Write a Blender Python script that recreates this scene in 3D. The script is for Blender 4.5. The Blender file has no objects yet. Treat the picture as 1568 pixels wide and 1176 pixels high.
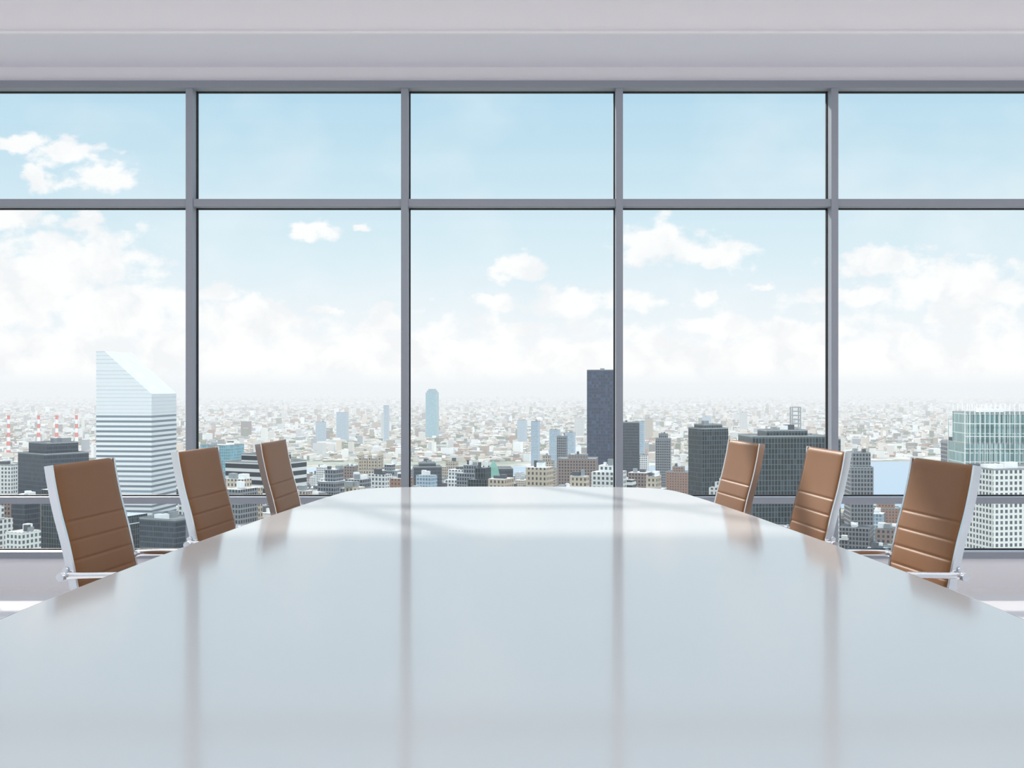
import bpy, bmesh, math, random
import numpy as np
from mathutils import Vector, Matrix
random.seed(7)
rng = np.random.default_rng(5)
scene = bpy.context.scene
scene.view_settings.view_transform = 'Standard'
scene.view_settings.look = 'None'
scene.view_settings.exposure = 0.0

# ------------------------------------------------------------------ helpers
def lin(r, g, b):
    def f(c):
        c /= 255.0
        return c / 12.92 if c <= 0.04045 else ((c + 0.055) / 1.055) ** 2.4
    return (f(r), f(g), f(b), 1.0)

def new_mat(name):
    m = bpy.data.materials.new(name)
    m.use_nodes = True
    nt = m.node_tree
    return m, nt, nt.nodes['Principled BSDF'], nt.nodes['Material Output']

def simple(name, col, rough=0.5, metal=0.0, noise=0.03, scale=6.0, bump=0.0, spec=0.5, coat=0.0):
    m, nt, b, o = new_mat(name)
    N, L = nt.nodes, nt.links
    tc = N.new('ShaderNodeTexCoord')
    nz = N.new('ShaderNodeTexNoise'); nz.inputs['Scale'].default_value = scale
    nz.inputs['Detail'].default_value = 2
    L.new(tc.outputs['Object'], nz.inputs['Vector'])
    mx = N.new('ShaderNodeMix'); mx.data_type = 'RGBA'
    d = 1.0 - noise * 2
    mx.inputs[6].default_value = (col[0] * d, col[1] * d, col[2] * d, 1)
    mx.inputs[7].default_value = col
    L.new(nz.outputs['Fac'], mx.inputs[0])
    L.new(mx.outputs[2], b.inputs['Base Color'])
    b.inputs['Roughness'].default_value = rough
    b.inputs['Metallic'].default_value = metal
    b.inputs['Specular IOR Level'].default_value = spec
    b.inputs['Coat Weight'].default_value = coat
    if bump > 0:
        n2 = N.new('ShaderNodeTexNoise'); n2.inputs['Scale'].default_value = scale * 60
        L.new(tc.outputs['Object'], n2.inputs['Vector'])
        bp = N.new('ShaderNodeBump'); bp.inputs['Strength'].default_value = bump
        bp.inputs['Distance'].default_value = 0.002
        L.new(n2.outputs['Fac'], bp.inputs['Height'])
        L.new(bp.outputs['Normal'], b.inputs['Normal'])
    return m

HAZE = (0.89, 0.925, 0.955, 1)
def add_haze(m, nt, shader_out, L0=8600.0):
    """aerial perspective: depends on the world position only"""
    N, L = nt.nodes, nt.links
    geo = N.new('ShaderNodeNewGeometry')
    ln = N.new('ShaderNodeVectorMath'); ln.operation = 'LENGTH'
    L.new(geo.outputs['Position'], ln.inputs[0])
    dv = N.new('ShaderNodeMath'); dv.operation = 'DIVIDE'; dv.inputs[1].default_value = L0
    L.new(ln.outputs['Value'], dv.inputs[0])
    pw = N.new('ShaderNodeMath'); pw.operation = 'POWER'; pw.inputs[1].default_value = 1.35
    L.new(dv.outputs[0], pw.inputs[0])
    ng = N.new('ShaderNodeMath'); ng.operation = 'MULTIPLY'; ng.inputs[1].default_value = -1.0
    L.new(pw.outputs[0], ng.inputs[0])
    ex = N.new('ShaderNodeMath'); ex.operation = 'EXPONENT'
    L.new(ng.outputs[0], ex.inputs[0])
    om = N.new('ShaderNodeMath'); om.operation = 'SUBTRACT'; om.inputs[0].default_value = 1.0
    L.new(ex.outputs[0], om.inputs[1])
    em = N.new('ShaderNodeEmission'); em.inputs['Color'].default_value = HAZE  # haze is painted into the material as a distance-based glow, no volume
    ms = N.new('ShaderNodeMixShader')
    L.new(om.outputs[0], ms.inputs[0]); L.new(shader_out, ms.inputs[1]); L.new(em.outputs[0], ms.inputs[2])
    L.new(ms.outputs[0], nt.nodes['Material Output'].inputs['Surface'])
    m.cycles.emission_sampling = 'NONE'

def math_n(nt, op, a, b=None, c=None):
    n = nt.nodes.new('ShaderNodeMath'); n.operation = op
    for i, v in enumerate((a, b, c)):
        if v is None: continue
        if isinstance(v, (int, float)): n.inputs[i].default_value = v
        else: nt.links.new(v, n.inputs[i])
    return n.outputs[0]

def facade(name, wall, glass, bay=3.0, floor=3.6, fu=0.35, fv=0.4, glass_rough=0.25, var=0.5):
    """procedural facade : windows repeated every bay / floor in metres (UV is in metres)"""
    m, nt, b, o = new_mat(name)
    N, L = nt.nodes, nt.links
    uv = N.new('ShaderNodeUVMap')
    sp = N.new('ShaderNodeSeparateXYZ'); L.new(uv.outputs[0], sp.inputs[0])
    su = math_n(nt, 'DIVIDE', sp.outputs[0], bay); sv = math_n(nt, 'DIVIDE', sp.outputs[1], floor)
    mu = math_n(nt, 'GREATER_THAN', math_n(nt, 'FRACT', su), fu)
    mv = math_n(nt, 'GREATER_THAN', math_n(nt, 'FRACT', sv), fv)
    mask = math_n(nt, 'MULTIPLY', mu, mv)
    cb = N.new('ShaderNodeCombineXYZ')
    L.new(math_n(nt, 'FLOOR', su), cb.inputs[0]); L.new(math_n(nt, 'FLOOR', sv), cb.inputs[1])
    wn = N.new('ShaderNodeTexWhiteNoise'); wn.noise_dimensions = '2D'; L.new(cb.outputs[0], wn.inputs['Vector'])
    g2 = N.new('ShaderNodeMix'); g2.data_type = 'RGBA'
    g2.inputs[6].default_value = glass
    g2.inputs[7].default_value = (min(1, glass[0] * 2.2 + .03), min(1, glass[1] * 2.2 + .03), min(1, glass[2] * 2.2 + .035), 1)
    L.new(math_n(nt, 'MULTIPLY', math_n(nt, 'POWER', wn.outputs['Value'], 3.0), var), g2.inputs[0])
    mx = N.new('ShaderNodeMix'); mx.data_type = 'RGBA'
    L.new(mask, mx.inputs[0]); mx.inputs[6].default_value = wall
    L.new(g2.outputs[2], mx.inputs[7])
    L.new(mx.outputs[2], b.inputs['Base Color'])
    r = math_n(nt, 'SUBTRACT', 0.75, math_n(nt, 'MULTIPLY', mask, 0.75 - glass_rough))
    L.new(r, b.inputs['Roughness'])
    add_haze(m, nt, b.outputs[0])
    return m

def ext_plain(name, col, rough=0.8):
    m, nt, b, o = new_mat(name)
    N, L = nt.nodes, nt.links
    geo = N.new('ShaderNodeNewGeometry')
    nz = N.new('ShaderNodeTexNoise'); nz.inputs['Scale'].default_value = 0.15; nz.inputs['Detail'].default_value = 2
    L.new(geo.outputs['Position'], nz.inputs['Vector'])
    mx = N.new('ShaderNodeMix'); mx.data_type = 'RGBA'
    L.new(nz.outputs['Fac'], mx.inputs[0])
    mx.inputs[6].default_value = (col[0] * .75, col[1] * .75, col[2] * .75, 1); mx.inputs[7].default_value = col
    L.new(mx.outputs[2], b.inputs['Base Color']); b.inputs['Roughness'].default_value = rough
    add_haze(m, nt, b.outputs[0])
    return m

class MB:
    """mesh builder"""
    def __init__(s): s.v = []; s.f = []; s.m = []; s.uv = []; s.sm = []
    def quad(s, pts, mat=0, uvs=None, smooth=False):
        i = len(s.v); s.v += [tuple(p) for p in pts]
        s.f.append(tuple(range(i, i + len(pts)))); s.m.append(mat); s.sm.append(smooth)
        s.uv.append(uvs if uvs else [(p[0], p[1]) for p in pts])
    def box(s, x0, x1, y0, y1, z0, z1, mat=0, top=None, rot=0.0, c=(0, 0)):
        if top is None: top = mat
        P = [(x0, y0), (x1, y0), (x1, y1), (x0, y1)]
        cr, sr = math.cos(rot), math.sin(rot)
        Q = [(c[0] + x * cr - y * sr, c[1] + x * sr + y * cr) for x, y in P]
        off = 0
        for i in range(4):
            a, b_ = Q[i], Q[(i + 1) % 4]
            w = math.dist(a, b_)
            s.quad([(a[0], a[1], z0), (b_[0], b_[1], z0), (b_[0], b_[1], z1), (a[0], a[1], z1)], mat,
                   [(off, z0), (off + w, z0), (off + w, z1), (off, z1)])
            off += w
        s.quad([(q[0], q[1], z1) for q in Q], top)
        s.quad([(q[0], q[1], z0) for q in reversed(Q)], top)
    def obj(s, name, mats, parent=None, bevel=0.0, loc=None):
        me = bpy.data.meshes.new(name)
        me.from_pydata(s.v, [], s.f)
        for m in mats: me.materials.append(m)
        me.polygons.foreach_set('material_index', s.m)
        me.polygons.foreach_set('use_smooth', s.sm)
        ul = me.uv_layers.new(name='UVMap')
        flat = [c for u in s.uv for p in u for c in p]
        ul.data.foreach_set('uv', flat)
        me.update()
        o = bpy.data.objects.new(name, me)
        scene.collection.objects.link(o)
        if parent: o.parent = parent
        if bevel > 0:
            bm = bmesh.new(); bm.from_mesh(me); bmesh.ops.remove_doubles(bm, verts=bm.verts, dist=1e-5); bm.to_mesh(me); bm.free()
            md = o.modifiers.new('bevel', 'BEVEL'); md.width = bevel; md.segments = 2; md.limit_method = 'ANGLE'
        return o

# ------------------------------------------------------------------ interior materials
M_wall = simple('painted_wall', lin(238, 235, 239), 0.6, noise=0.01)
M_soffit = simple('painted_soffit', lin(226, 224, 234), 0.6, noise=0.01)
M_ceil = simple('painted_ceiling', lin(238, 236, 239), 0.6, noise=0.01)
M_floor = simple('polished_floor', lin(238, 236, 238), 0.18, noise=0.015, scale=1.5)
M_frame = simple('window_aluminium', lin(146, 151, 161), 0.45, metal=0.1, noise=0.02)
M_gask = simple('rubber_gasket', lin(22, 24, 28), 0.6)
M_chrome = simple('polished_aluminium', lin(222, 224, 228), 0.18, metal=1.0, noise=0.01)
M_leather = simple('tan_leather', lin(136, 95, 62), 0.46, noise=0.05, scale=9, bump=0.2, spec=.3)
M_dark = simple('black_plastic', lin(30, 30, 32), 0.5)

M_table, nt, b, o = new_mat('lacquered_tabletop')
nz = nt.nodes.new('ShaderNodeTexNoise'); nz.inputs['Scale'].default_value = 0.8
tc = nt.nodes.new('ShaderNodeTexCoord'); nt.links.new(tc.outputs['Object'], nz.inputs['Vector'])
mx = nt.nodes.new('ShaderNodeMix'); mx.data_type = 'RGBA'
mx.inputs[6].default_value = lin(201, 202, 203); mx.inputs[7].default_value = lin(205, 206, 207)
nt.links.new(nz.outputs['Fac'], mx.inputs[0]); nt.links.new(mx.outputs[2], b.inputs['Base Color'])
b.inputs['Roughness'].default_value = 0.11
b.inputs['IOR'].default_value = 1.8

M_glass, nt, b, o = new_mat('window_glass')
nt.nodes.remove(b)
tr = nt.nodes.new('ShaderNodeBsdfTransparent'); tr.inputs[0].default_value = (0.99, 0.995, 0.995, 1)
gl = nt.nodes.new('ShaderNodeBsdfGlossy'); gl.inputs['Roughness'].default_value = 0.02
ms = nt.nodes.new('ShaderNodeMixShader'); ms.inputs[0].default_value = 0.01
nt.links.new(tr.outputs[0], ms.inputs[1]); nt.links.new(gl.outputs[0], ms.inputs[2]); nt.links.new(ms.outputs[0], o.inputs[0])

# ------------------------------------------------------------------ room shell
W = 7.22; YW = 6.84; YB = -4.0
mb = MB(); mb.box(-W - .2, W + .2, YB, YW + .3, -0.2, 0.0); mb.obj('floor', [M_floor])
mb = MB(); mb.box(-W - .2, W + .2, YB, 6.18, 3.62, 3.8); mb.obj('ceiling', [M_ceil])
# window wall : plinth below and dropped bulkhead above
mb = MB()
mb.box(-W, W, YW, YW + .25, 0.0, 0.193)
mb.box(-W, W, YW, YW + .25, 3.088, 3.175)
mb.box(-W, W, 6.20, YW + .25, 3.175, 3.8, 1, 1)
mb.box(-W, W, 6.18, 6.20, 3.175, 3.8)
mb.obj('wall_front', [M_wall, M_soffit])
mb = MB(); mb.box(-W, W, 6.165, 6.18, 3.170, 3.182); mb.obj('trim_1', [M_wall])
mb = MB(); mb.box(-W, W, YW - .012, YW, 0.0, 0.012); mb.obj('baseboard_front', [M_wall])
for sx, nm in ((-1, 'wall_left'), (1, 'wall_right')):
    mb = MB(); a, c = sorted((sx * W, sx * (W + .2))); mb.box(a, c, YB, YW + .25, 0, 3.62); mb.obj(nm, [M_wall])

# window : aluminium grid with gaskets and glass
win = bpy.data.objects.new('window_1', None); scene.collection.objects.link(win)
mb = MB(); gk = MB(); gs = MB()
xs = [-.652 - 1.306 * i for i in range(5, -1, -1)] + [.652 + 1.306 * i for i in range(6)]
fw = .021; FD = .12
rails = [(0.193, 0.232, 0.02), (0.522, 0.562, 0.0), (2.328, 2.374, 0.0), (3.045, 3.088, 0.02)]
for x in xs:
    mb.box(x - fw, x + fw, YW - .01, YW + FD, 0.200, 3.080)
for z0, z1, ex in rails:
    mb.box(-W, W, YW - ex, YW + FD - .01, z0, z1)
fr = mb.obj('frame', [M_frame], win)
g = .007; em_ = .003
for i in range(len(xs) - 1):
    xa, xb = xs[i] + fw, xs[i + 1] - fw
    for (r0, r1) in ((0, 1), (1, 2), (2, 3)):
        za, zb = rails[r0][1], rails[r1][0]
        ya, yb = YW + .075, YW + .100
        gk.box(xa - em_, xa + g, ya, yb, za, zb); gk.box(xb - g, xb + em_, ya, yb, za, zb)
        gk.box(xa, xb, ya, yb - .002, za - em_, za + g); gk.box(xa, xb, ya, yb - .002, zb - g, zb + em_)
        gs.quad([(xa, YW + .09, za), (xb, YW + .09, za), (xb, YW + .09, zb), (xa, YW + .09, zb)])
gk.obj('gaskets', [M_gask], win); gs.obj('glass', [M_glass], win)

# added fill lights : long panels in the unseen ceiling that brighten the room
LIGHT_W = 42
for k, y in enumerate((-2.6, -.3, 2.0, 4.3)):
    e = bpy.data.objects.new('fill_light', None); scene.collection.objects.link(e); e.location = (0, y, 3.61)
    mb = MB(); mb.box(-5.1, 5.1, -.62, -.55, -.05, .005); mb.box(-5.1, 5.1, .55, .62, -.05, .005)
    mb.box(-5.1, -5.03, -.55, .55, -.05, .005); mb.box(5.03, 5.1, -.55, .55, -.05, .005)
    mb.obj('fill_housing', [M_wall], e)
    ld = bpy.data.lights.new('panel', 'AREA'); ld.shape = 'RECTANGLE'; ld.size = 10.0; ld.size_y = 1.08; ld.energy = LIGHT_W; ld.color = (1, .985, .975)
    lo = bpy.data.objects.new('fill_panel', ld); scene.collection.objects.link(lo); lo.parent = e; lo.location = (0, 0, -.02)

# ------------------------------------------------------------------ conference table
prof = [(1.2, 1.115), (1.8, 1.11), (2.4, 1.093), (2.72, 1.075), (3.14, 1.042), (3.5, 1.008), (3.91, .962),
        (4.3, .918), (4.68, .868), (5.0, .82), (5.2, .783), (5.31, .75), (5.385, .705)]
end = [(5.43, .645), (5.463, .55), (5.487, .38), (5.50, .13)]
right = prof + end
R = [(w, y) for y, w in right]
yc = 1.2
outline = R + [(-w, y) for w, y in reversed(R)] + [(-w, 2 * yc - y) for w, y in R[1:]] + [(w, 2 * yc - y) for w, y in reversed(R[1:])]
# smooth outline (Catmull-Rom)
sm = []
n = len(outline)
for i in range(n):
    p0, p1, p2, p3 = [Vector(outline[(i + k) % n]) for k in (-1, 0, 1, 2)]
    for t in (0, .25, .5, .75):
        sm.append(0.5 * ((2 * p1) + (p2 - p0) * t + (2 * p0 - 5 * p1 + 4 * p2 - p3) * t * t + (3 * p1 - p0 - 3 * p2 + p3) * t ** 3))
bm = bmesh.new()
levels = [(0.700, .10), (0.712, .012), (0.722, 0.0), (0.745, 0.0), (0.7492, .0035), (0.75, .008)]
rings = []
for z, ins in levels:
    ring = []
    for i, p in enumerate(sm):
        t = (sm[(i + 1) % len(sm)] - sm[i - 1]).normalized(); nrm = Vector((t.y, -t.x))
        q = p - nrm * ins
        ring.append(bm.verts.new((q.x, q.y, z)))
    rings.append(ring)
for a, c in zip(rings, rings[1:]):
    for i in range(len(a)):
        j = (i + 1) % len(a)
        f = bm.faces.new((a[i], a[j], c[j], c[i])); f.smooth = True
bm.faces.new(rings[-1]); bm.faces.new(list(reversed(rings[0])))
bmesh.ops.recalc_face_normals(bm, faces=bm.faces)
table = bpy.data.objects.new('conference_table', None); scene.collection.objects.link(table)
me = bpy.data.meshes.new('tabletop'); bm.to_mesh(me); bm.free(); me.materials.append(M_table)
o = bpy.data.objects.new('tabletop', me); scene.collection.objects.link(o); o.parent = table
for k, y in enumerate((-.9, 3.3)):
    mb = MB(); mb.box(-.28, .28, y - .55, y + .55, 0.02, 0.70); mb.box(-.36, .36, y - .65, y + .65, 0, 0.03)
    mb.obj('pedestal_%d' % (k + 1), [M_table], table, bevel=.008)

# ------------------------------------------------------------------ chairs
def catmull(pts, n=8):
    P = [Vector(p) for p in pts]; P = [2 * P[0] - P[1]] + P + [2 * P[-1] - P[-2]]
    out = []
    for i in range(1, len(P) - 2):
        p0, p1, p2, p3 = P[i - 1:i + 3]
        for k in range(n):
            t = k / n
            out.append(0.5 * ((2 * p1) + (p2 - p0) * t + (2 * p0 - 5 * p1 + 4 * p2 - p3) * t * t + (3 * p1 - p0 - 3 * p2 + p3) * t ** 3))
    out.append(P[-2]); return out

# side profile : forward(x) / height(z) from the top of the back to the front lip of the seat
SIDE = [(-.388, .99), (-.378, .93), (-.358, .84), (-.333, .75), (-.312, .66), (-.294, .58), (-.262, .505), (-.20, .462), (-.10, .448), (.02, .452), (.12, .462), (.20, .462), (.245, .435)]
def resample(pts, step):
    d = [0]
    for a, c in zip(pts, pts[1:]): d.append(d[-1] + (c - a).length)
    N_ = int(d[-1] / step); out = []
    j = 0
    for i in range(N_ + 1):
        s = d[-1] * i / N_
        while j < len(d) - 2 and d[j + 1] < s: j += 1
        t = (s - d[j]) / max(1e-9, d[j + 1] - d[j]); out.append((pts[j].lerp(pts[j + 1], t), s))
    return out
curve = resample(catmull(SIDE), .003)
HW = .196

def tube(bm, path, r, seg=10, closed=False, flat=1.0):
    P = [Vector(p) for p in path]; rings = []
    up = Vector((0, 1, 0))
    for i, p in enumerate(P):
        t = (P[min(i + 1, len(P) - 1)] - P[max(i - 1, 0)]).normalized()
        a = t.cross(up)
        if a.length < .2: a = t.cross(Vector((1, 0, 0)))
        a.normalize(); b2 = t.cross(a).normalized()
        rings.append([bm.verts.new(p + a * r * math.cos(q) + b2 * r * flat * math.sin(q)) for q in [2 * math.pi * k / seg for k in range(seg)]])
    for A, B in zip(rings, rings[1:]):
        for k in range(seg):
            f = bm.faces.new((A[k], A[(k + 1) % seg], B[(k + 1) % seg], B[k])); f.smooth = True
    bm.faces.new(rings[0]); bm.faces.new(list(reversed(rings[-1])))

def bm_obj(bm, name, mat):
    bmesh.ops.recalc_face_normals(bm, faces=bm.faces)
    me = bpy.data.meshes.new(name); bm.to_mesh(me); bm.free(); me.materials.append(mat); return me

def pad_mesh():
    bm = bmesh.new(); hw = HW
    ribs = []
    s = .19
    total = curve[-1][1]
    while s < total - .05: ribs.append(s); s += .062
    rows = []
    ys = [-1, -.985, -.96, -.92, -.8, -.5, 0, .5, .8, .92, .96, .985, 1]
    for i, (p, s) in enumerate(curve):
        t = (curve[min(i + 1, len(curve) - 1)][0] - curve[max(i - 1, 0)][0]).normalized()
        nrm = Vector((-t.y, t.x))   # towards the sitter
        if nrm.x < 0 and nrm.y < 0: nrm = -nrm
        dmin = min(abs(s - r) for r in ribs)
        groove = math.exp(-(dmin / .0038) ** 2) * .0034
        endf = min(1, min(s, total - s) / .02); ef = math.sqrt(max(0.0, 1 - (1 - endf) ** 2))
        # rounded top corners
        ct = max(0, 1 - s / .035); wsc = 1 - .10 * (1 - math.sqrt(max(0, 1 - ct * ct)))
        F = []; B = []
        for y in ys:
            e = (1 - abs(y) ** 14) ** .5 if abs(y) < 1 else 0
            th = (.015 - groove * (1 if abs(y) < .985 else .3)) * e * ef
            tb = .013 * e * ef
            q = p + nrm * (th + .001); w = p - nrm * (tb + .001)
            F.append(bm.verts.new((q.x, y * hw * wsc, q.y))); B.append(bm.verts.new((w.x, y * hw * wsc, w.y)))
        rows.append((F, B))
    for (F, B), (F2, B2) in zip(rows, rows[1:]):
        for k in range(len(ys) - 1):
            for (X, Y) in ((F, F2), (B2, B)):
                f = bm.faces.new((X[k], X[k + 1], Y[k + 1], Y[k])); f.smooth = True
        for k in (0, len(ys) - 1):
            f = bm.faces.new((F[k], F2[k], B2[k], B[k])); f.smooth = True
    for (F, B) in (rows[0], rows[-1]):
        for k in range(len(ys) - 1):
            bm.faces.new((F[k], F[k + 1], B[k + 1], B[k]))
    return bm_obj(bm, 'seat_and_back', M_leather)

def rails_mesh():
    bm = bmesh.new()
    for sy in (-1, 1):
        pr = [c for c, s in curve][::6]
        ring = []
        for i, p in enumerate(pr):
            t = (pr[min(i + 1, len(pr) - 1)] - pr[max(i - 1, 0)]).normalized(); nrm = Vector((-t.y, t.x))
            if nrm.x < 0 and nrm.y < 0: nrm = -nrm
            a = p + nrm * .008; c = p - nrm * .017
            y0, y1 = sy * HW, sy * (HW + .012)
            ring.append([bm.verts.new(v) for v in ((a.x, y0, a.y), (a.x, y1, a.y), (c.x, y1, c.y), (c.x, y0, c.y))])
        for A, B in zip(ring, ring[1:]):
            for k in range(4):
                bm.faces.new((A[k], A[(k + 1) % 4], B[(k + 1) % 4], B[k]))
        bm.faces.new(ring[0]); bm.faces.new(list(reversed(ring[-1])))
    # cross spreaders behind the back
    for (x, z) in ((-.330, .66), (-.225, .452), (.15, .440)):
        tube(bm, [(x, -HW - .02, z), (x, HW + .02, z)], .009)
    return bm_obj(bm, 'side_rails', M_chrome)

def arms_mesh():
    bm = bmesh.new()
    for sy in (-1, 1):
        y = sy * (HW + .047)
        pts = catmull([(-.318, y * .9, .645), (-.30, y, .648), (-.20, y, .652), (-.05, y, .655), (.06, y, .650), (.105, y, .625), (.115, y, .58), (.105, y, .50), (.09, y * .93, .455), (.07, y * .85, .445)], 6)
        tube(bm, pts, .011, 10)
        tube(bm, [(-.318, sy * (HW - .005), .645), (-.318, sy * (HW + .07), .645)], .013, 12)
    return bm_obj(bm, 'armrests', M_chrome)

def base_mesh():
    bm = bmesh.new()
    tube(bm, [(0, 0, .10), (0, 0, .25)], .030, 20); tube(bm, [(0, 0, .25), (0, 0, .42)], .018, 20)
    tube(bm, [(-.20, 0, .435), (-.1, 0, .42), (.1, 0, .42), (.16, 0, .435)], .02, 12)
    for k in range(5):
        a = k * 2 * math.pi / 5 + .3
        c, s = math.cos(a), math.sin(a)
        pts = [(c * .02, s * .02, .135), (c * .12, s * .12, .125), (c * .29, s * .29, .085)]
        tube(bm, pts, .016, 10)
        tube(bm, [(c * .285, s * .285, .09), (c * .285, s * .285, .055)], .008, 8)
    return bm_obj(bm, 'star_base', M_chrome)

def caster_mesh():
    bm = bmesh.new()
    for k in range(5):
        a = k * 2 * math.pi / 5 + .3
        c, s = math.cos(a), math.sin(a)
        for d in (-.014, .014):
            cx, cy = c * .285 - s * d, s * .285 + c * d
            tube(bm, [(cx - s * .009, cy + c * .009, .028), (cx + s * .009, cy - c * .009, .028)], .028, 18)
    return bm_obj(bm, 'casters', M_dark)

parts = [('seat_and_back', pad_mesh()), ('side_rails', rails_mesh()), ('armrests', arms_mesh()), ('star_base', base_mesh()), ('casters', caster_mesh())]
# (x of the top of the back, y, yaw)
chairs = [(-1.442, 3.79, -8), (-1.256, 4.50, -7), (-1.081, 5.09, -4), (1.448, 3.79, 180 + 8), (1.256, 4.50, 180 + 5.5), (1.050, 5.09, 180 + 8)]
for x, y, yaw in chairs:
    e = bpy.data.objects.new('office_chair', None); scene.collection.objects.link(e)
    a = math.radians(yaw)
    e.location = (x + .385 * math.cos(a), y + .385 * math.sin(a), 0); e.rotation_euler = (0, 0, a)
    for nme, me in parts:
        o = bpy.data.objects.new(nme, me); scene.collection.objects.link(o); o.parent = e

# ------------------------------------------------------------------ city
GZ = -230.0
F_dark = facade('facade_dark_glass', lin(82, 92, 102), lin(34, 44, 54), 1.6, 3.8, .25, .25, .35)
F_blue = facade('facade_blue_glass', lin(50, 74, 100), lin(18, 40, 68), 3.6, 5.0, .16, .2, .5, 1.0)
F_teal = facade('facade_teal_glass', lin(158, 190, 196), lin(92, 146, 160), 3.0, 3.8, .2, .2, .3)
F_pale = facade('facade_pale_blue', lin(190, 202, 210), lin(112, 140, 158), 3.0, 3.4, .3, .35, .3)
F_white = facade('facade_white_grid', lin(226, 225, 220), lin(88, 94, 102), 3.6, 3.8, .45, .4)
F_slant = facade('facade_white_ribbon', lin(238, 238, 237), lin(120, 131, 140), 400., 3.9, .0, .55)
F_louv = facade('facade_white_panel', lin(232, 233, 234), lin(212, 216, 219), 400., 3.0, .0, .7)
F_strip = facade('facade_ribbon', lin(222, 222, 219), lin(40, 50, 58), 400., 7.2, .0, .42)
F_stone = facade('facade_stone', lin(194, 180, 162), lin(80, 76, 76), 3.2, 3.8, .55, .45)
F_brown = facade('facade_brown_stone', lin(142, 126, 118), lin(56, 56, 64), 3.4, 3.6, .5, .45)
F_brick = facade('facade_red_brick', lin(160, 126, 110), lin(80, 76, 78), 3.2, 3.2, .6, .5)
F_grey = facade('facade_grey_grid', lin(138, 142, 146), lin(48, 56, 64), 2.6, 3.6, .35, .35)
F_vert = facade('facade_dark_fins', lin(88, 104, 108), lin(18, 30, 37), 2.4, 3.9, .22, .12, .35, .8)
F_fins = facade('facade_glass_fins', lin(190, 204, 200), lin(104, 134, 134), 3.4, 7.6, .2, .1, .3)
R_grey = ext_plain('roof_gravel', lin(174, 172, 168)); R_white = ext_plain('roof_white', lin(250, 250, 248))
R_dark = ext_plain('roof_dark', lin(92, 96, 100)); R_mech = ext_plain('roof_plant', lin(156, 160, 162))
Copper = ext_plain('verdigris_copper', lin(130, 182, 164), .6)
FM = [F_dark, F_vert, F_teal, F_pale, F_white, F_strip, F_stone, F_brown, F_brick, F_grey]

taken = []
def bldg(name, cx, cy, wx, wy, top, rot, mat, tiers=(), roof=None, mech=3, parapet=1.2, extra=None):
    """tiers : (scale_x, scale_y, z_top) stacked above the main block"""
    roof = roof or R_grey
    mb = MB(); r = math.radians(rot); rd = random.Random(int(cx * 13 + cy))
    mats = [mat, roof, R_mech, R_white, R_dark]
    def blk(sx, sy, z0, z1):
        hx, hy = wx * sx / 2, wy * sy / 2
        mb.box(-hx, hx, -hy, hy, z0, z1, 0, 1, r, (cx, cy))
        t = .5
        for (a, b_, c, d) in ((-hx, hx, -hy, -hy + t), (-hx, hx, hy - t, hy), (-hx, -hx + t, -hy + t, hy - t), (hx - t, hx, -hy + t, hy - t)):
            mb.box(a, b_, c, d, z1, z1 + parapet, 2, 2, r, (cx, cy))
    blk(1, 1, GZ, top); z = top; s = (1, 1)
    for sx, sy, zt in tiers:
        blk(sx, sy, z, zt); z = zt; s = (sx, sy)
    for k in range(mech):
        w = wx * s[0] * rd.uniform(.1, .3); d = wy * s[1] * rd.uniform(.12, .3)
        ox = rd.uniform(-.5, .5) * (wx * s[0] - w - 3); oy = rd.uniform(-.5, .5) * (wy * s[1] - d - 3)
        mi = rd.choice((2, 3, 4))
        mb.box(ox - w / 2, ox + w / 2, oy - d / 2, oy + d / 2, z, z + rd.uniform(2, 5), mi, mi, r, (cx, cy))
    if extra: extra(mb, cx, cy, r, z)
    o = mb.obj(name, mats + [Copper])
    taken.append((cx, cy, math.hypot(wx, wy) / 2))
    return o

# --- white skyscraper with the slanted roof
def slant_tower():
    mb = MB(); th = math.radians(7.3)
    F = Vector((-281.6, 880)); ex = Vector((-math.cos(th), math.sin(th))); ey = Vector((math.sin(th), math.cos(th)))
    S = 45.8; Zl = -6.5; Zh = 27.0; fl = 7.0
    def P(a, b_, z): q = F + ex * a + ey * b_; return (q.x, q.y, z)
    zb = -22.0
    for (p, q) in (((0, 0), (S, 0)), ((S, 0), (S, S)), ((S, S), (0, S)), ((0, S), (0, 0))):
        off = p[0] + p[1]
        for z0, z1, mi in ((GZ, zb, 0), (zb, Zl, 1)):
            mb.quad([P(*p, z0), P(*q, z0), P(*q, z1), P(*p, z1)], mi, [(off, z0), (off + S, z0), (off + S, z1), (off, z1)])
    for b_ in (0, S):
        mb.quad([P(0, b_, Zl), P(S, b_, Zl), P(S, b_, Zh), P(S - fl, b_, Zh)], 1, [(0, Zl), (S, Zl), (S, Zh), (S - fl, Zh)])
    mb.quad([P(S, 0, Zl), P(S, S, Zl), P(S, S, Zh), P(S, 0, Zh)], 1, [(0, Zl), (S, Zl), (S, Zh), (0, Zh)])
    mb.quad([P(0, 0, Zl), P(S - fl, 0, Zh), P(S - fl, S, Zh), P(0, S, Zl)], 2)
    mb.quad([P(S - fl, 0, Zh), P(S, 0, Zh), P(S, S, Zh), P(S - fl, S, Zh)], 2)
    mb.obj('slanted_roof_skyscraper', [F_slant, F_louv, R_white])
    c = F + ex * S / 2 + ey * S / 2; taken.append((c.x, c.y, 36))
slant_tower()

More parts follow.
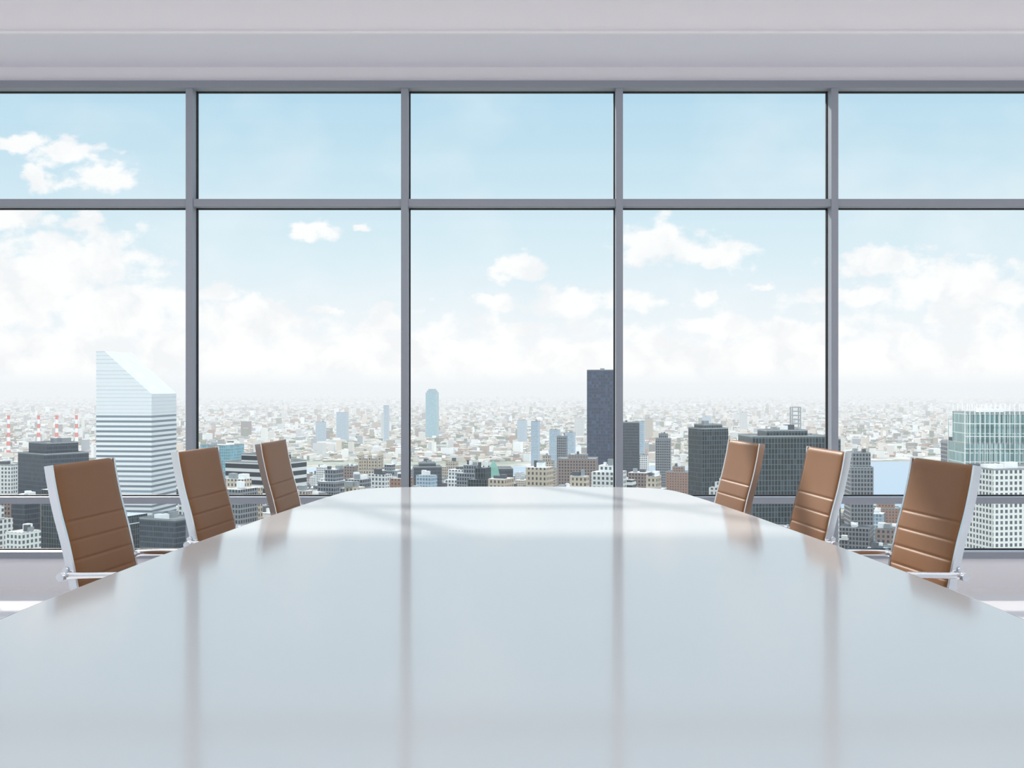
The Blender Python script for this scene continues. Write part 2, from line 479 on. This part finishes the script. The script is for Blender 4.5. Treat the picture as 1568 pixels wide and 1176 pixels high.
bldg('dark_glass_skyscraper', 140, 1725, 45, 26, 22, -20, F_blue, mech=1, roof=R_dark)
bldg('teal_glass_skyscraper', -342, 4830, 46, 44, -36, -12, F_teal, ((.82, .82, -28), (.6, .6, -21)), mech=0)
bldg('office_tower', -407, 1000, 44, 42, -60, -38, F_dark, ((.7, .7, -51),), roof=R_dark)
bldg('office_tower', -498, 1110, 30, 30, -78, -10, F_white)
bldg('office_tower', -409, 925, 46, 36, -108, -15, F_teal, roof=R_white, mech=9)
bldg('office_tower', -243, 800, 32, 26, -94, -24, F_dark, roof=R_grey, mech=7)
bldg('office_tower', -386, 1500, 44, 36, -80, -20, F_teal, roof=R_white)
bldg('office_tower', -229, 1050, 58, 46, -71, -26, F_strip, ((.55, .7, -64),), roof=R_dark, mech=4)
bldg('office_tower', -200, 1400, 13, 20, -101, -10, F_brown)
bldg('office_tower', -98, 1300, 32, 26, -94, 8, F_dark, ((.6, .6, -90),), roof=R_dark)
bldg('office_tower', -20, 1260, 40, 30, -93, 5, F_dark, roof=R_dark, mech=2)
def gothic(mb, cx, cy, r, z):
    for sx, sy in ((-1, -1), (1, -1), (-1, 1), (1, 1), (0, -1)):
        c = (cx + sx * 11, cy + sy * 8)
        mb.box(-2, 2, -2, 2, z - 22, z + 5, 0, 1, r, c)
        a = [(c[0] - 2, c[1] - 2), (c[0] + 2, c[1] - 2), (c[0] + 2, c[1] + 2), (c[0] - 2, c[1] + 2)]
        for k in range(4):
            p, q = a[k], a[(k + 1) % 4]; mb.quad([(p[0], p[1], z + 5), (q[0], q[1], z + 5), (c[0], c[1], z + 11)], 0, [(0, 0), (1, 0), (0, 1)])
bldg('gothic_stone_tower', -163, 1300, 32, 26, -112, -12, F_stone, ((.8, .8, -97), (.62, .62, -86)), extra=gothic, mech=0)
def mansard(mb, cx, cy, r, z):
    for lv in ((10, 7, 0, 8), (7, 4.4, 8, 18), (4.4, .5, 18, 25)):
        for k in range(4):
            sg = [(-1, -1), (1, -1), (1, 1), (-1, 1)]; p, q = sg[k], sg[(k + 1) % 4]
            mb.quad([(cx + p[0] * lv[0], cy + p[1] * lv[0], z + lv[2]), (cx + q[0] * lv[0], cy + q[1] * lv[0], z + lv[2]),
                     (cx + q[0] * lv[1], cy + q[1] * lv[1], z + lv[3]), (cx + p[0] * lv[1], cy + p[1] * lv[1], z + lv[3])], 5)
bldg('copper_roof_tower', -19, 1150, 21, 21, -102, 0, F_stone, extra=mansard, mech=0)
bldg('office_tower', 79, 1350, 46, 30, -88, -8, F_brown, ((.5, .5, -84),), mech=3)
bldg('office_tower', 46, 1500, 26, 24, -112, -10, F_stone, ((.75, .75, -102), (.4, .4, -95)))
bldg('office_tower', 72, 1620, 14, 14, -74, -10, F_grey)
bldg('residential_tower', 50, 2400, 16, 16, -79, -15, F_pale, mech=1)
bldg('residential_tower', 91, 2400, 20, 18, -97, -15, F_pale, mech=1)
bldg('residential_tower', 124, 2420, 22, 18, -104, -15, F_pale, mech=1)
bldg('office_tower', 157, 1490, 23, 20, -50, -8, F_dark, roof=R_dark, mech=1)
bldg('residential_tower', 250, 2200, 17, 17, -72, -15, F_pale, mech=1)
bldg('office_tower', 234, 2000, 16, 16, -125, -15, F_white, mech=1)
bldg('office_tower', 215, 1600, 21, 20, -77, -12, F_grey, ((.6, .6, -70),))
bldg('residential_tower', 207, 1400, 28, 22, -108, -18, F_brick, ((.5, .5, -102),))
bldg('office_tower', 168, 965, 26, 22, -37, 22, F_vert, ((.7, .7, -34),), roof=R_grey, mech=4)
bldg('office_tower', 204, 850, 58, 34, -38, 6, F_vert, ((.55, .6, -34),), roof=R_grey, mech=5)
bldg('office_tower', 286, 1020, 18, 18, -49, 0, F_dark, mech=1)
bldg('office_tower', 297, 965, 19, 26, -70, -5, F_grey, ((.8, .8, -58),), mech=2)
bldg('residential_tower', 401, 1210, 30, 22, -132, -12, F_brick, ((.6, .6, -126),))
bldg('residential_tower', 358, 1230, 18, 20, -142, -12, F_brick)
def crown(mb, cx, cy, r, z):
    for k in range(20):
        x = -36 + 72 * k / 19
        for y in (-20.6, 20.6):
            mb.box(x - .25, x + .25, y - .4, y + .4, -66, -15, 3, 3, r, (cx, cy))
    for zz in (-60, -50, -40, -30, -20):
        mb.box(-36.5, 36.5, -20.8, -20.2, zz, zz + .5, 3, 3, r, (cx, cy))
bldg('glass_crown_skyscraper', 392, 900, 72, 40, -46, -4, F_fins, ((.93, .9, -22),), extra=crown, mech=1, roof=R_white)
bldg('office_tower', 388, 985, 20, 18, -49, -4, F_grey, mech=1)
bldg('office_tower', 345, 780, 50, 34, -57, 12, F_white, mech=4)
# skeleton tower on the far bank
mb = MB()
for sx in (-1, 1):
    for sy in (-1, 1):
        mb.box(624 + sx * 9 - 1.2, 624 + sx * 9 + 1.2, 2480 + sy * 9 - 1.2, 2480 + sy * 9 + 1.2, GZ, -50)
z = GZ + 8
while z < -50:
    for s in (-1, 1):
        mb.box(615, 633, 2480 + s * 9 - .8, 2480 + s * 9 + .8, z, z + 2.2); mb.box(624 + s * 9 - .8, 624 + s * 9 + .8, 2471, 2489, z, z + 2.2)
    z += 9
mb.obj('construction_tower', [R_mech]); taken.append((624, 2480, 16))
# banded smokestacks
M_stack, nt, b, o = new_mat('banded_stack')
geo = nt.nodes.new('ShaderNodeNewGeometry'); sp = nt.nodes.new('ShaderNodeSeparateXYZ'); nt.links.new(geo.outputs['Position'], sp.inputs[0])
fr_ = math_n(nt, 'GREATER_THAN', math_n(nt, 'FRACT', math_n(nt, 'DIVIDE', sp.outputs[2], 28.0)), .5)
mx = nt.nodes.new('ShaderNodeMix'); mx.data_type = 'RGBA'; nt.links.new(fr_, mx.inputs[0])
mx.inputs[6].default_value = lin(215, 100, 90); mx.inputs[7].default_value = lin(240, 238, 236)
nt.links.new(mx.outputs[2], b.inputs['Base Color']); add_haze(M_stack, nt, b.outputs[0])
for x in (-1609, -1513, -1455, -1392):
    bm = bmesh.new()
    rings = []
    for z, r in ((GZ, 7), (-150, 5), (-106, 4), (-100, 4.4), (-98, 4.4)):
        rings.append([bm.verts.new((x + r * math.cos(k * math.pi / 8), 3600 + r * math.sin(k * math.pi / 8), z)) for k in range(16)])
    for A, B in zip(rings, rings[1:]):
        for k in range(16): bm.faces.new((A[k], A[(k + 1) % 16], B[(k + 1) % 16], B[k]))
    bm.faces.new(rings[-1])
    me = bm_obj(bm, 'smokestack', M_stack); o = bpy.data.objects.new('smokestack', me); scene.collection.objects.link(o)
    taken.append((x, 3600, 9))
# distant towers
for (x, y, w, t, m_) in ((-677, 4500, 42, -112, F_pale), (-504, 4520, 20, -85, F_pale), (-530, 4700, 30, -120, F_white), (900, 5200, 40, -150, F_pale), (1150, 5600, 36, -140, F_white), (-1180, 5000, 40, -165, F_brown), (300, 5000, 40, -150, F_white), (40, 4400, 34, -140, F_pale), (560, 4600, 30, -140, F_stone), (-760, 4480, 36, -150, F_pale)):
    bldg('residential_tower', x, y, w, w * .6, t, -20, m_, mech=1)

# --- midtown fill blocks (one mass of ordinary buildings)
mb = MB(); rd = random.Random(11)
rot = math.radians(-24); nf = len(FM)
mats_fill = FM + [R_grey, R_white, R_dark, R_mech]
for gy in range(0, 66):
    for gx in range(-66, 66):
        a, c = gx * 34 + rd.uniform(-5, 5), gy * 34 + rd.uniform(-5, 5)
        x = a * math.cos(rot) - c * math.sin(rot); y = a * math.sin(rot) + c * math.cos(rot) + 300
        if y < 780 or y > 2440 or abs(x) > y * .62 + 40: continue
        w, d = rd.uniform(12, 28), rd.uniform(12, 28)
        if any(math.hypot(x - tx, y - ty) < tr_ + math.hypot(w, d) / 2 + 2 for tx, ty, tr_ in taken): continue
        top = -y * (.090 + (rd.random() ** 1.1) * .055)
        if rd.random() < .06: top = -y * rd.uniform(.072, .088)
        top = max(top, GZ + rd.uniform(10, 35))
        u = x / y
        if .28 < u < .38: top = -y * (.122 + rd.random() * .035); top = max(top, GZ + rd.uniform(5, 12))
        if x > 300 and y > 1500: top = GZ + rd.uniform(5, 14)
        mi = rd.choice((0, 3, 4, 4, 5, 6, 6, 7, 1, 8, 4, 9, 9, 7, 6)); ri = nf + rd.choice((0, 0, 1, 1, 2))
        if y > 1750 and x > 400: continue
        mb.box(-w / 2, w / 2, -d / 2, d / 2, GZ, top, mi, ri, rot, (x, y))
        zt = top
        if rd.random() < .5:
            s = rd.uniform(.45, .8); zt = top + rd.uniform(4, 12)
            mb.box(-w * s / 2, w * s / 2, -d * s / 2, d * s / 2, top, zt, mi, ri, rot, (x, y))
        for k in range(rd.randint(1, 4)):
            q = rd.uniform(2, 6); ox, oy = rd.uniform(-.3, .3) * w * .7, rd.uniform(-.3, .3) * d * .7
            m2 = nf + rd.choice((1, 2, 3)); mb.box(ox - q / 2, ox + q / 2, oy - q / 2, oy + q / 2, zt, zt + rd.uniform(2, 5), m2, m2, rot, (x, y))
mb.obj('midtown_building_mass', mats_fill)

# --- low rise borough : one mesh, colour attribute
def lowrise():
    verts, faces, cols = [], [], []
    pal = [lin(*c) for c in ((236, 232, 225), (220, 212, 202), (200, 188, 174), (172, 157, 143), (208, 206, 203), (170, 136, 118), (156, 161, 165), (246, 245, 242), (132, 127, 122), (212, 197, 180), (118, 125, 104), (122, 130, 106), (230, 228, 224))]
    N_ = 34000
    tk = [t for t in taken if t[1] > 3200]
    ys = 3350 * np.exp(rng.random(N_) * math.log(19000 / 3350))
    for y in ys:
        x = (rng.random() * 2 - 1) * (.60 * y)
        if y < 4300 and x > 500 and y < 3200 + (x - 500) * .5: continue
        if any(abs(x - t[0]) < t[2] + 50 and abs(y - t[1]) < t[2] + 50 for t in tk): continue
        w = rng.uniform(6, 22) * (1 + y / 16000); d = rng.uniform(6, 20) * (1 + y / 16000); h = 4 + rng.exponential(4.2)
        if rng.random() < .03: h += rng.uniform(12, 40)
        if rng.random() < .06 and y < 5000: w *= 2.2; d *= 2
        th = -.42 + (0.5 if rng.random() < .4 else 0); c, s = math.cos(th), math.sin(th)
        P = [(x + a * c - b_ * s, y + a * s + b_ * c) for a, b_ in ((-w / 2, -d / 2), (w / 2, -d / 2), (w / 2, d / 2), (-w / 2, d / 2))]
        base = len(verts)
        for zz in (GZ, GZ + h):
            for p in P: verts.append((p[0], p[1], zz))
        c1 = pal[rng.integers(len(pal))]; c2 = pal[rng.integers(len(pal))]
        for q, cc in (((0, 1, 5, 4), c1), ((1, 2, 6, 5), c1), ((2, 3, 7, 6), c1), ((3, 0, 4, 7), c1), ((4, 5, 6, 7), c2)):
            faces.append(tuple(base + i for i in q)); cols.append(cc)
    me = bpy.data.meshes.new('borough_rooftops'); me.from_pydata(verts, [], faces)
    ca = me.color_attributes.new('Col', 'FLOAT_COLOR', 'CORNER')
    ca.data.foreach_set('color', np.repeat(np.array(cols, dtype=np.float32), 4, axis=0).ravel())
    m, nt, b, o = new_mat('borough_walls')
    at = nt.nodes.new('ShaderNodeVertexColor'); at.layer_name = 'Col'
    nt.links.new(at.outputs[0], b.inputs['Base Color']); b.inputs['Roughness'].default_value = .9
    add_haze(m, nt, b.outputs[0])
    me.materials.append(m); o = bpy.data.objects.new('borough_rooftops', me); scene.collection.objects.link(o)
lowrise()

# --- ground to the horizon
m, nt, b, o = new_mat('city_ground'); N, L = nt.nodes, nt.links
geo = N.new('ShaderNodeNewGeometry')
mp = N.new('ShaderNodeMapping'); mp.inputs['Rotation'].default_value = (0, 0, .42); L.new(geo.outputs['Position'], mp.inputs['Vector'])
def vor(sc):
    v = N.new('ShaderNodeTexVoronoi'); v.voronoi_dimensions = '2D'; v.inputs['Scale'].default_value = sc; v.distance = 'CHEBYCHEV'; L.new(mp.outputs[0], v.inputs['Vector'])
    s = N.new('ShaderNodeSeparateColor'); L.new(v.outputs['Color'], s.inputs[0]); return s
v1 = vor(1 / 38.); v2 = vor(1 / 260.)
rp = N.new('ShaderNodeValToRGB'); el = rp.color_ramp.elements
rp.color_ramp.interpolation = 'CONSTANT'
stops = [(0, (122, 120, 112)), (.14, (188, 174, 158)), (.3, (150, 138, 128)), (.42, (212, 205, 197)), (.58, (124, 132, 112)), (.7, (194, 190, 186)), (.84, (234, 232, 228)), (.93, (114, 111, 110))]
el[0].position = 0; el[0].color = lin(*stops[0][1]); el[1].position = stops[1][0]; el[1].color = lin(*stops[1][1])
for p, c in stops[2:]:
    e = el.new(p); e.color = lin(*c)
L.new(v1.outputs[0], rp.inputs[0])
rp2 = N.new('ShaderNodeValToRGB'); rp2.color_ramp.elements[0].color = lin(134, 132, 120); rp2.color_ramp.elements[1].color = lin(226, 220, 212)
L.new(v2.outputs[1], rp2.inputs[0])
mxa = N.new('ShaderNodeMix'); mxa.data_type = 'RGBA'; mxa.inputs[0].default_value = .4
L.new(rp.outputs[0], mxa.inputs[6]); L.new(rp2.outputs[0], mxa.inputs[7])
nz = N.new('ShaderNodeTexNoise'); nz.noise_dimensions = '2D'; nz.inputs['Scale'].default_value = 1 / 1300.; nz.inputs['Detail'].default_value = 4; L.new(geo.outputs['Position'], nz.inputs['Vector'])
gr = N.new('ShaderNodeMapRange'); gr.inputs[1].default_value = .52; gr.inputs[2].default_value = .60; gr.inputs[3].default_value = 0; gr.inputs[4].default_value = .7
L.new(nz.outputs['Fac'], gr.inputs[0])
mxb = N.new('ShaderNodeMix'); mxb.data_type = 'RGBA'; L.new(gr.outputs[0], mxb.inputs[0]); L.new(mxa.outputs[2], mxb.inputs[6]); mxb.inputs[7].default_value = lin(124, 132, 110)
L.new(mxb.outputs[2], b.inputs['Base Color']); b.inputs['Roughness'].default_value = .95; b.inputs['Specular IOR Level'].default_value = .1
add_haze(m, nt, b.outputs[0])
bm = bmesh.new()
vs = [bm.verts.new((70000 * math.cos(k * math.pi / 48), 70000 * math.sin(k * math.pi / 48), GZ)) for k in range(96)]
bm.faces.new(vs); me = bm_obj(bm, 'city_ground', m); o = bpy.data.objects.new('city_ground', me); scene.collection.objects.link(o)

# --- river
m, nt, b, o = new_mat('river_water'); N, L = nt.nodes, nt.links
b.inputs['Base Color'].default_value = lin(150, 168, 182); b.inputs['Roughness'].default_value = .4; b.inputs['Specular IOR Level'].default_value = .3
nz = N.new('ShaderNodeTexNoise'); nz.inputs['Scale'].default_value = .05; geo = N.new('ShaderNodeNewGeometry'); L.new(geo.outputs['Position'], nz.inputs['Vector'])
bp = N.new('ShaderNodeBump'); bp.inputs['Strength'].default_value = .3; L.new(nz.outputs['Fac'], bp.inputs['Height']); L.new(bp.outputs[0], b.inputs['Normal'])
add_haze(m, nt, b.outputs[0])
near, far = [], []
for k in range(61):
    x = -3000 + 100 * k
    near.append((x, 2520 + 40 * math.sin(x / 310) + 25 * math.sin(x / 97) - max(0, min(x - 300, 500)) * 1.5, GZ + .6))
    far.append((x, 3080 + max(0, (x - 500)) * .45 + 70 * math.sin(x / 420 + 1) + 40 * math.sin(x / 130), GZ + .6))
mb = MB()
for k in range(60): mb.quad([near[k], near[k + 1], far[k + 1], far[k]])
mb.obj('river', [m])

# ------------------------------------------------------------------ sky with clouds
w = bpy.data.worlds.new('sky'); scene.world = w; w.use_nodes = True
w.cycles.sampling_method = 'MANUAL'; w.cycles.sample_map_resolution = 256
nt = w.node_tree; N, L = nt.nodes, nt.links
bg = N['Background']
tc = N.new('ShaderNodeTexCoord'); sp = N.new('ShaderNodeSeparateXYZ'); L.new(tc.outputs['Generated'], sp.inputs[0])
yy = math_n(nt, 'MAXIMUM', sp.outputs[1], .08)
U = math_n(nt, 'DIVIDE', sp.outputs[0], yy); V = math_n(nt, 'DIVIDE', sp.outputs[2], yy)
cb = N.new('ShaderNodeCombineXYZ'); L.new(U, cb.inputs[0]); L.new(V, cb.inputs[1])
def noise(scale, det, vec, rough=.6):
    n = N.new('ShaderNodeTexNoise'); n.noise_dimensions = '2D'; n.inputs['Scale'].default_value = scale; n.inputs['Detail'].default_value = det; n.inputs['Roughness'].default_value = rough
    L.new(vec, n.inputs['Vector']); return n
stre = N.new('ShaderNodeVectorMath'); stre.operation = 'MULTIPLY'; stre.inputs[1].default_value = (1, 1.5, 1); L.new(cb.outputs[0], stre.inputs[0])
n1 = noise(30, 5, stre.outputs[0], .55)
sub = N.new('ShaderNodeVectorMath'); sub.operation = 'MULTIPLY_ADD'; sub.inputs[1].default_value = (.032, .024, 0); sub.inputs[2].default_value = (-.016, -.012, 0); L.new(n1.outputs['Color'], sub.inputs[0])
wp = N.new('ShaderNodeVectorMath'); wp.operation = 'ADD'; L.new(cb.outputs[0], wp.inputs[0]); L.new(sub.outputs[0], wp.inputs[1])
# cumulus clouds : azimuth tangent, elevation tangent, radii  (x 1/1725)
C = [(-750, 372, 60, 20), (-690, 352, 60, 27), (-630, 322, 68, 32), (-725, 312, 24, 28), (-775, 252, 95, 22), (-655, 250, 36, 16),
     (-665, 185, 140, 64), (-760, 150, 140, 90), (-590, 115, 150, 60),
     (-301, 232, 42, 17), (-236, 240, 13, 7), (11, 180, 52, 22), (-27, 123, 42, 16), (82, 122, 74, 30), (0, 82, 62, 16), (-92, 62, 28, 14),
     (226, 216, 74, 38), (318, 200, 58, 29), (190, 127, 48, 23), (290, 130, 20, 18), (375, 148, 26, 11),
     (562, 185, 78, 34), (680, 145, 150, 56), (520, 135, 86, 17), (-205, 92, 58, 30), (-400, 98, 106, 40), (-450, 135, 50, 20), (-290, 112, 40, 10),
     (320, 84, 84, 24), (450, 80, 110, 28)]
acc = None
for (a, e, ra, re) in C:
    s2 = N.new('ShaderNodeVectorMath'); s2.operation = 'MULTIPLY_ADD'; s2.inputs[1].default_value = (1725 / ra, 1725 / re, 0); s2.inputs[2].default_value = (-a / ra, -e / re, 0)
    L.new(wp.outputs[0], s2.inputs[0])
    s3 = N.new('ShaderNodeVectorMath'); s3.operation = 'LENGTH'; L.new(s2.outputs[0], s3.inputs[0])
    acc = s3.outputs['Value'] if acc is None else math_n(nt, 'MINIMUM', acc, s3.outputs['Value'])
# continuous low cloud bank towards the horizon
bank = math_n(nt, 'ADD', math_n(nt, 'MULTIPLY', V, 1 / .06), -.05)
acc = math_n(nt, 'MINIMUM', acc, math_n(nt, 'MAXIMUM', bank, .35))
n2 = noise(40, 6, stre.outputs[0], .52)
dens = math_n(nt, 'ADD', math_n(nt, 'SUBTRACT', 1.0, acc), math_n(nt, 'MULTIPLY', math_n(nt, 'SUBTRACT', n2.outputs['Fac'], .5), 1.6))
mr = N.new('ShaderNodeMapRange'); mr.interpolation_type = 'SMOOTHSTEP'; mr.inputs[1].default_value = -.1; mr.inputs[2].default_value = .5; mr.inputs[4].default_value = .94
L.new(dens, mr.inputs[0])
front = math_n(nt, 'GREATER_THAN', sp.outputs[1], .08)
cm = math_n(nt, 'MULTIPLY', mr.outputs[0], front)
n3 = noise(6, 3, stre.outputs[0])
veil = N.new('ShaderNodeMapRange'); veil.inputs[1].default_value = .45; veil.inputs[2].default_value = .85; veil.inputs[4].default_value = .3; L.new(n3.outputs['Fac'], veil.inputs[0])
cm = math_n(nt, 'MAXIMUM', cm, math_n(nt, 'MULTIPLY', veil.outputs[0], front))
gr = N.new('ShaderNodeValToRGB'); L.new(sp.outputs[2], gr.inputs[0])
e = gr.color_ramp.elements
e[0].position = 0; e[0].color = lin(243, 247, 250); e[1].position = 1; e[1].color = lin(140, 190, 228)
for p, c in ((.012, (247, 251, 253)), (.03, (246, 250, 253)), (.065, (236, 246, 251)), (.11, (221, 240, 248)), (.17, (206, 232, 244)), (.24, (186, 221, 239)), (.45, (165, 210, 235))):
    k = e.new(p); k.color = lin(*c)
cc = N.new('ShaderNodeMix'); cc.data_type = 'RGBA'; cc.inputs[6].default_value = (.925, .94, .955, 1); cc.inputs[7].default_value = (1.02, 1.02, 1.015, 1)
n5 = noise(24, 4, wp.outputs[0], .5)
mr4 = N.new('ShaderNodeMapRange'); mr4.inputs[1].default_value = .34; mr4.inputs[2].default_value = .54; L.new(n5.outputs['Fac'], mr4.inputs[0]); L.new(mr4.outputs[0], cc.inputs[0])
# the lowest few degrees dissolve into the horizon haze
hz = N.new('ShaderNodeMapRange'); hz.inputs[1].default_value = 0.0; hz.inputs[2].default_value = .014; L.new(sp.outputs[2], hz.inputs[0])
cm = math_n(nt, 'MULTIPLY', cm, hz.outputs[0])
fin = N.new('ShaderNodeMix'); fin.data_type = 'RGBA'; L.new(cm, fin.inputs[0]); L.new(gr.outputs[0], fin.inputs[6]); L.new(cc.outputs[2], fin.inputs[7])
L.new(fin.outputs[2], bg.inputs['Color']); bg.inputs['Strength'].default_value = 1.0

# ------------------------------------------------------------------ sun (through the window) and an added second sun to brighten the city
def sun(name, energy, ang, col, d, loc):
    sd = bpy.data.lights.new(name, 'SUN'); sd.energy = energy; sd.angle = math.radians(ang); sd.color = col
    so = bpy.data.objects.new(name, sd); scene.collection.objects.link(so)
    so.rotation_euler = Vector(d).normalized().to_track_quat('-Z', 'Y').to_euler(); so.location = loc
sun('sun', 4.6, 2.5, (1, .94, .86), (.56, -1, -.70), (-20, 60, 60))
sun('city_fill_sun', 2.4, 12, (1, .985, .96), (-.45, 1, -1.2), (20, -60, 60))

# ------------------------------------------------------------------ camera
cd = bpy.data.cameras.new('camera'); cd.sensor_width = 36; cd.lens = 2200 / 2000 * 36; cd.clip_start = .05; cd.clip_end = 120000
co = bpy.data.objects.new('camera', cd); scene.collection.objects.link(co)
co.location = (0, 0, 1.25); co.rotation_euler = (math.radians(90), 0, 0); scene.camera = co
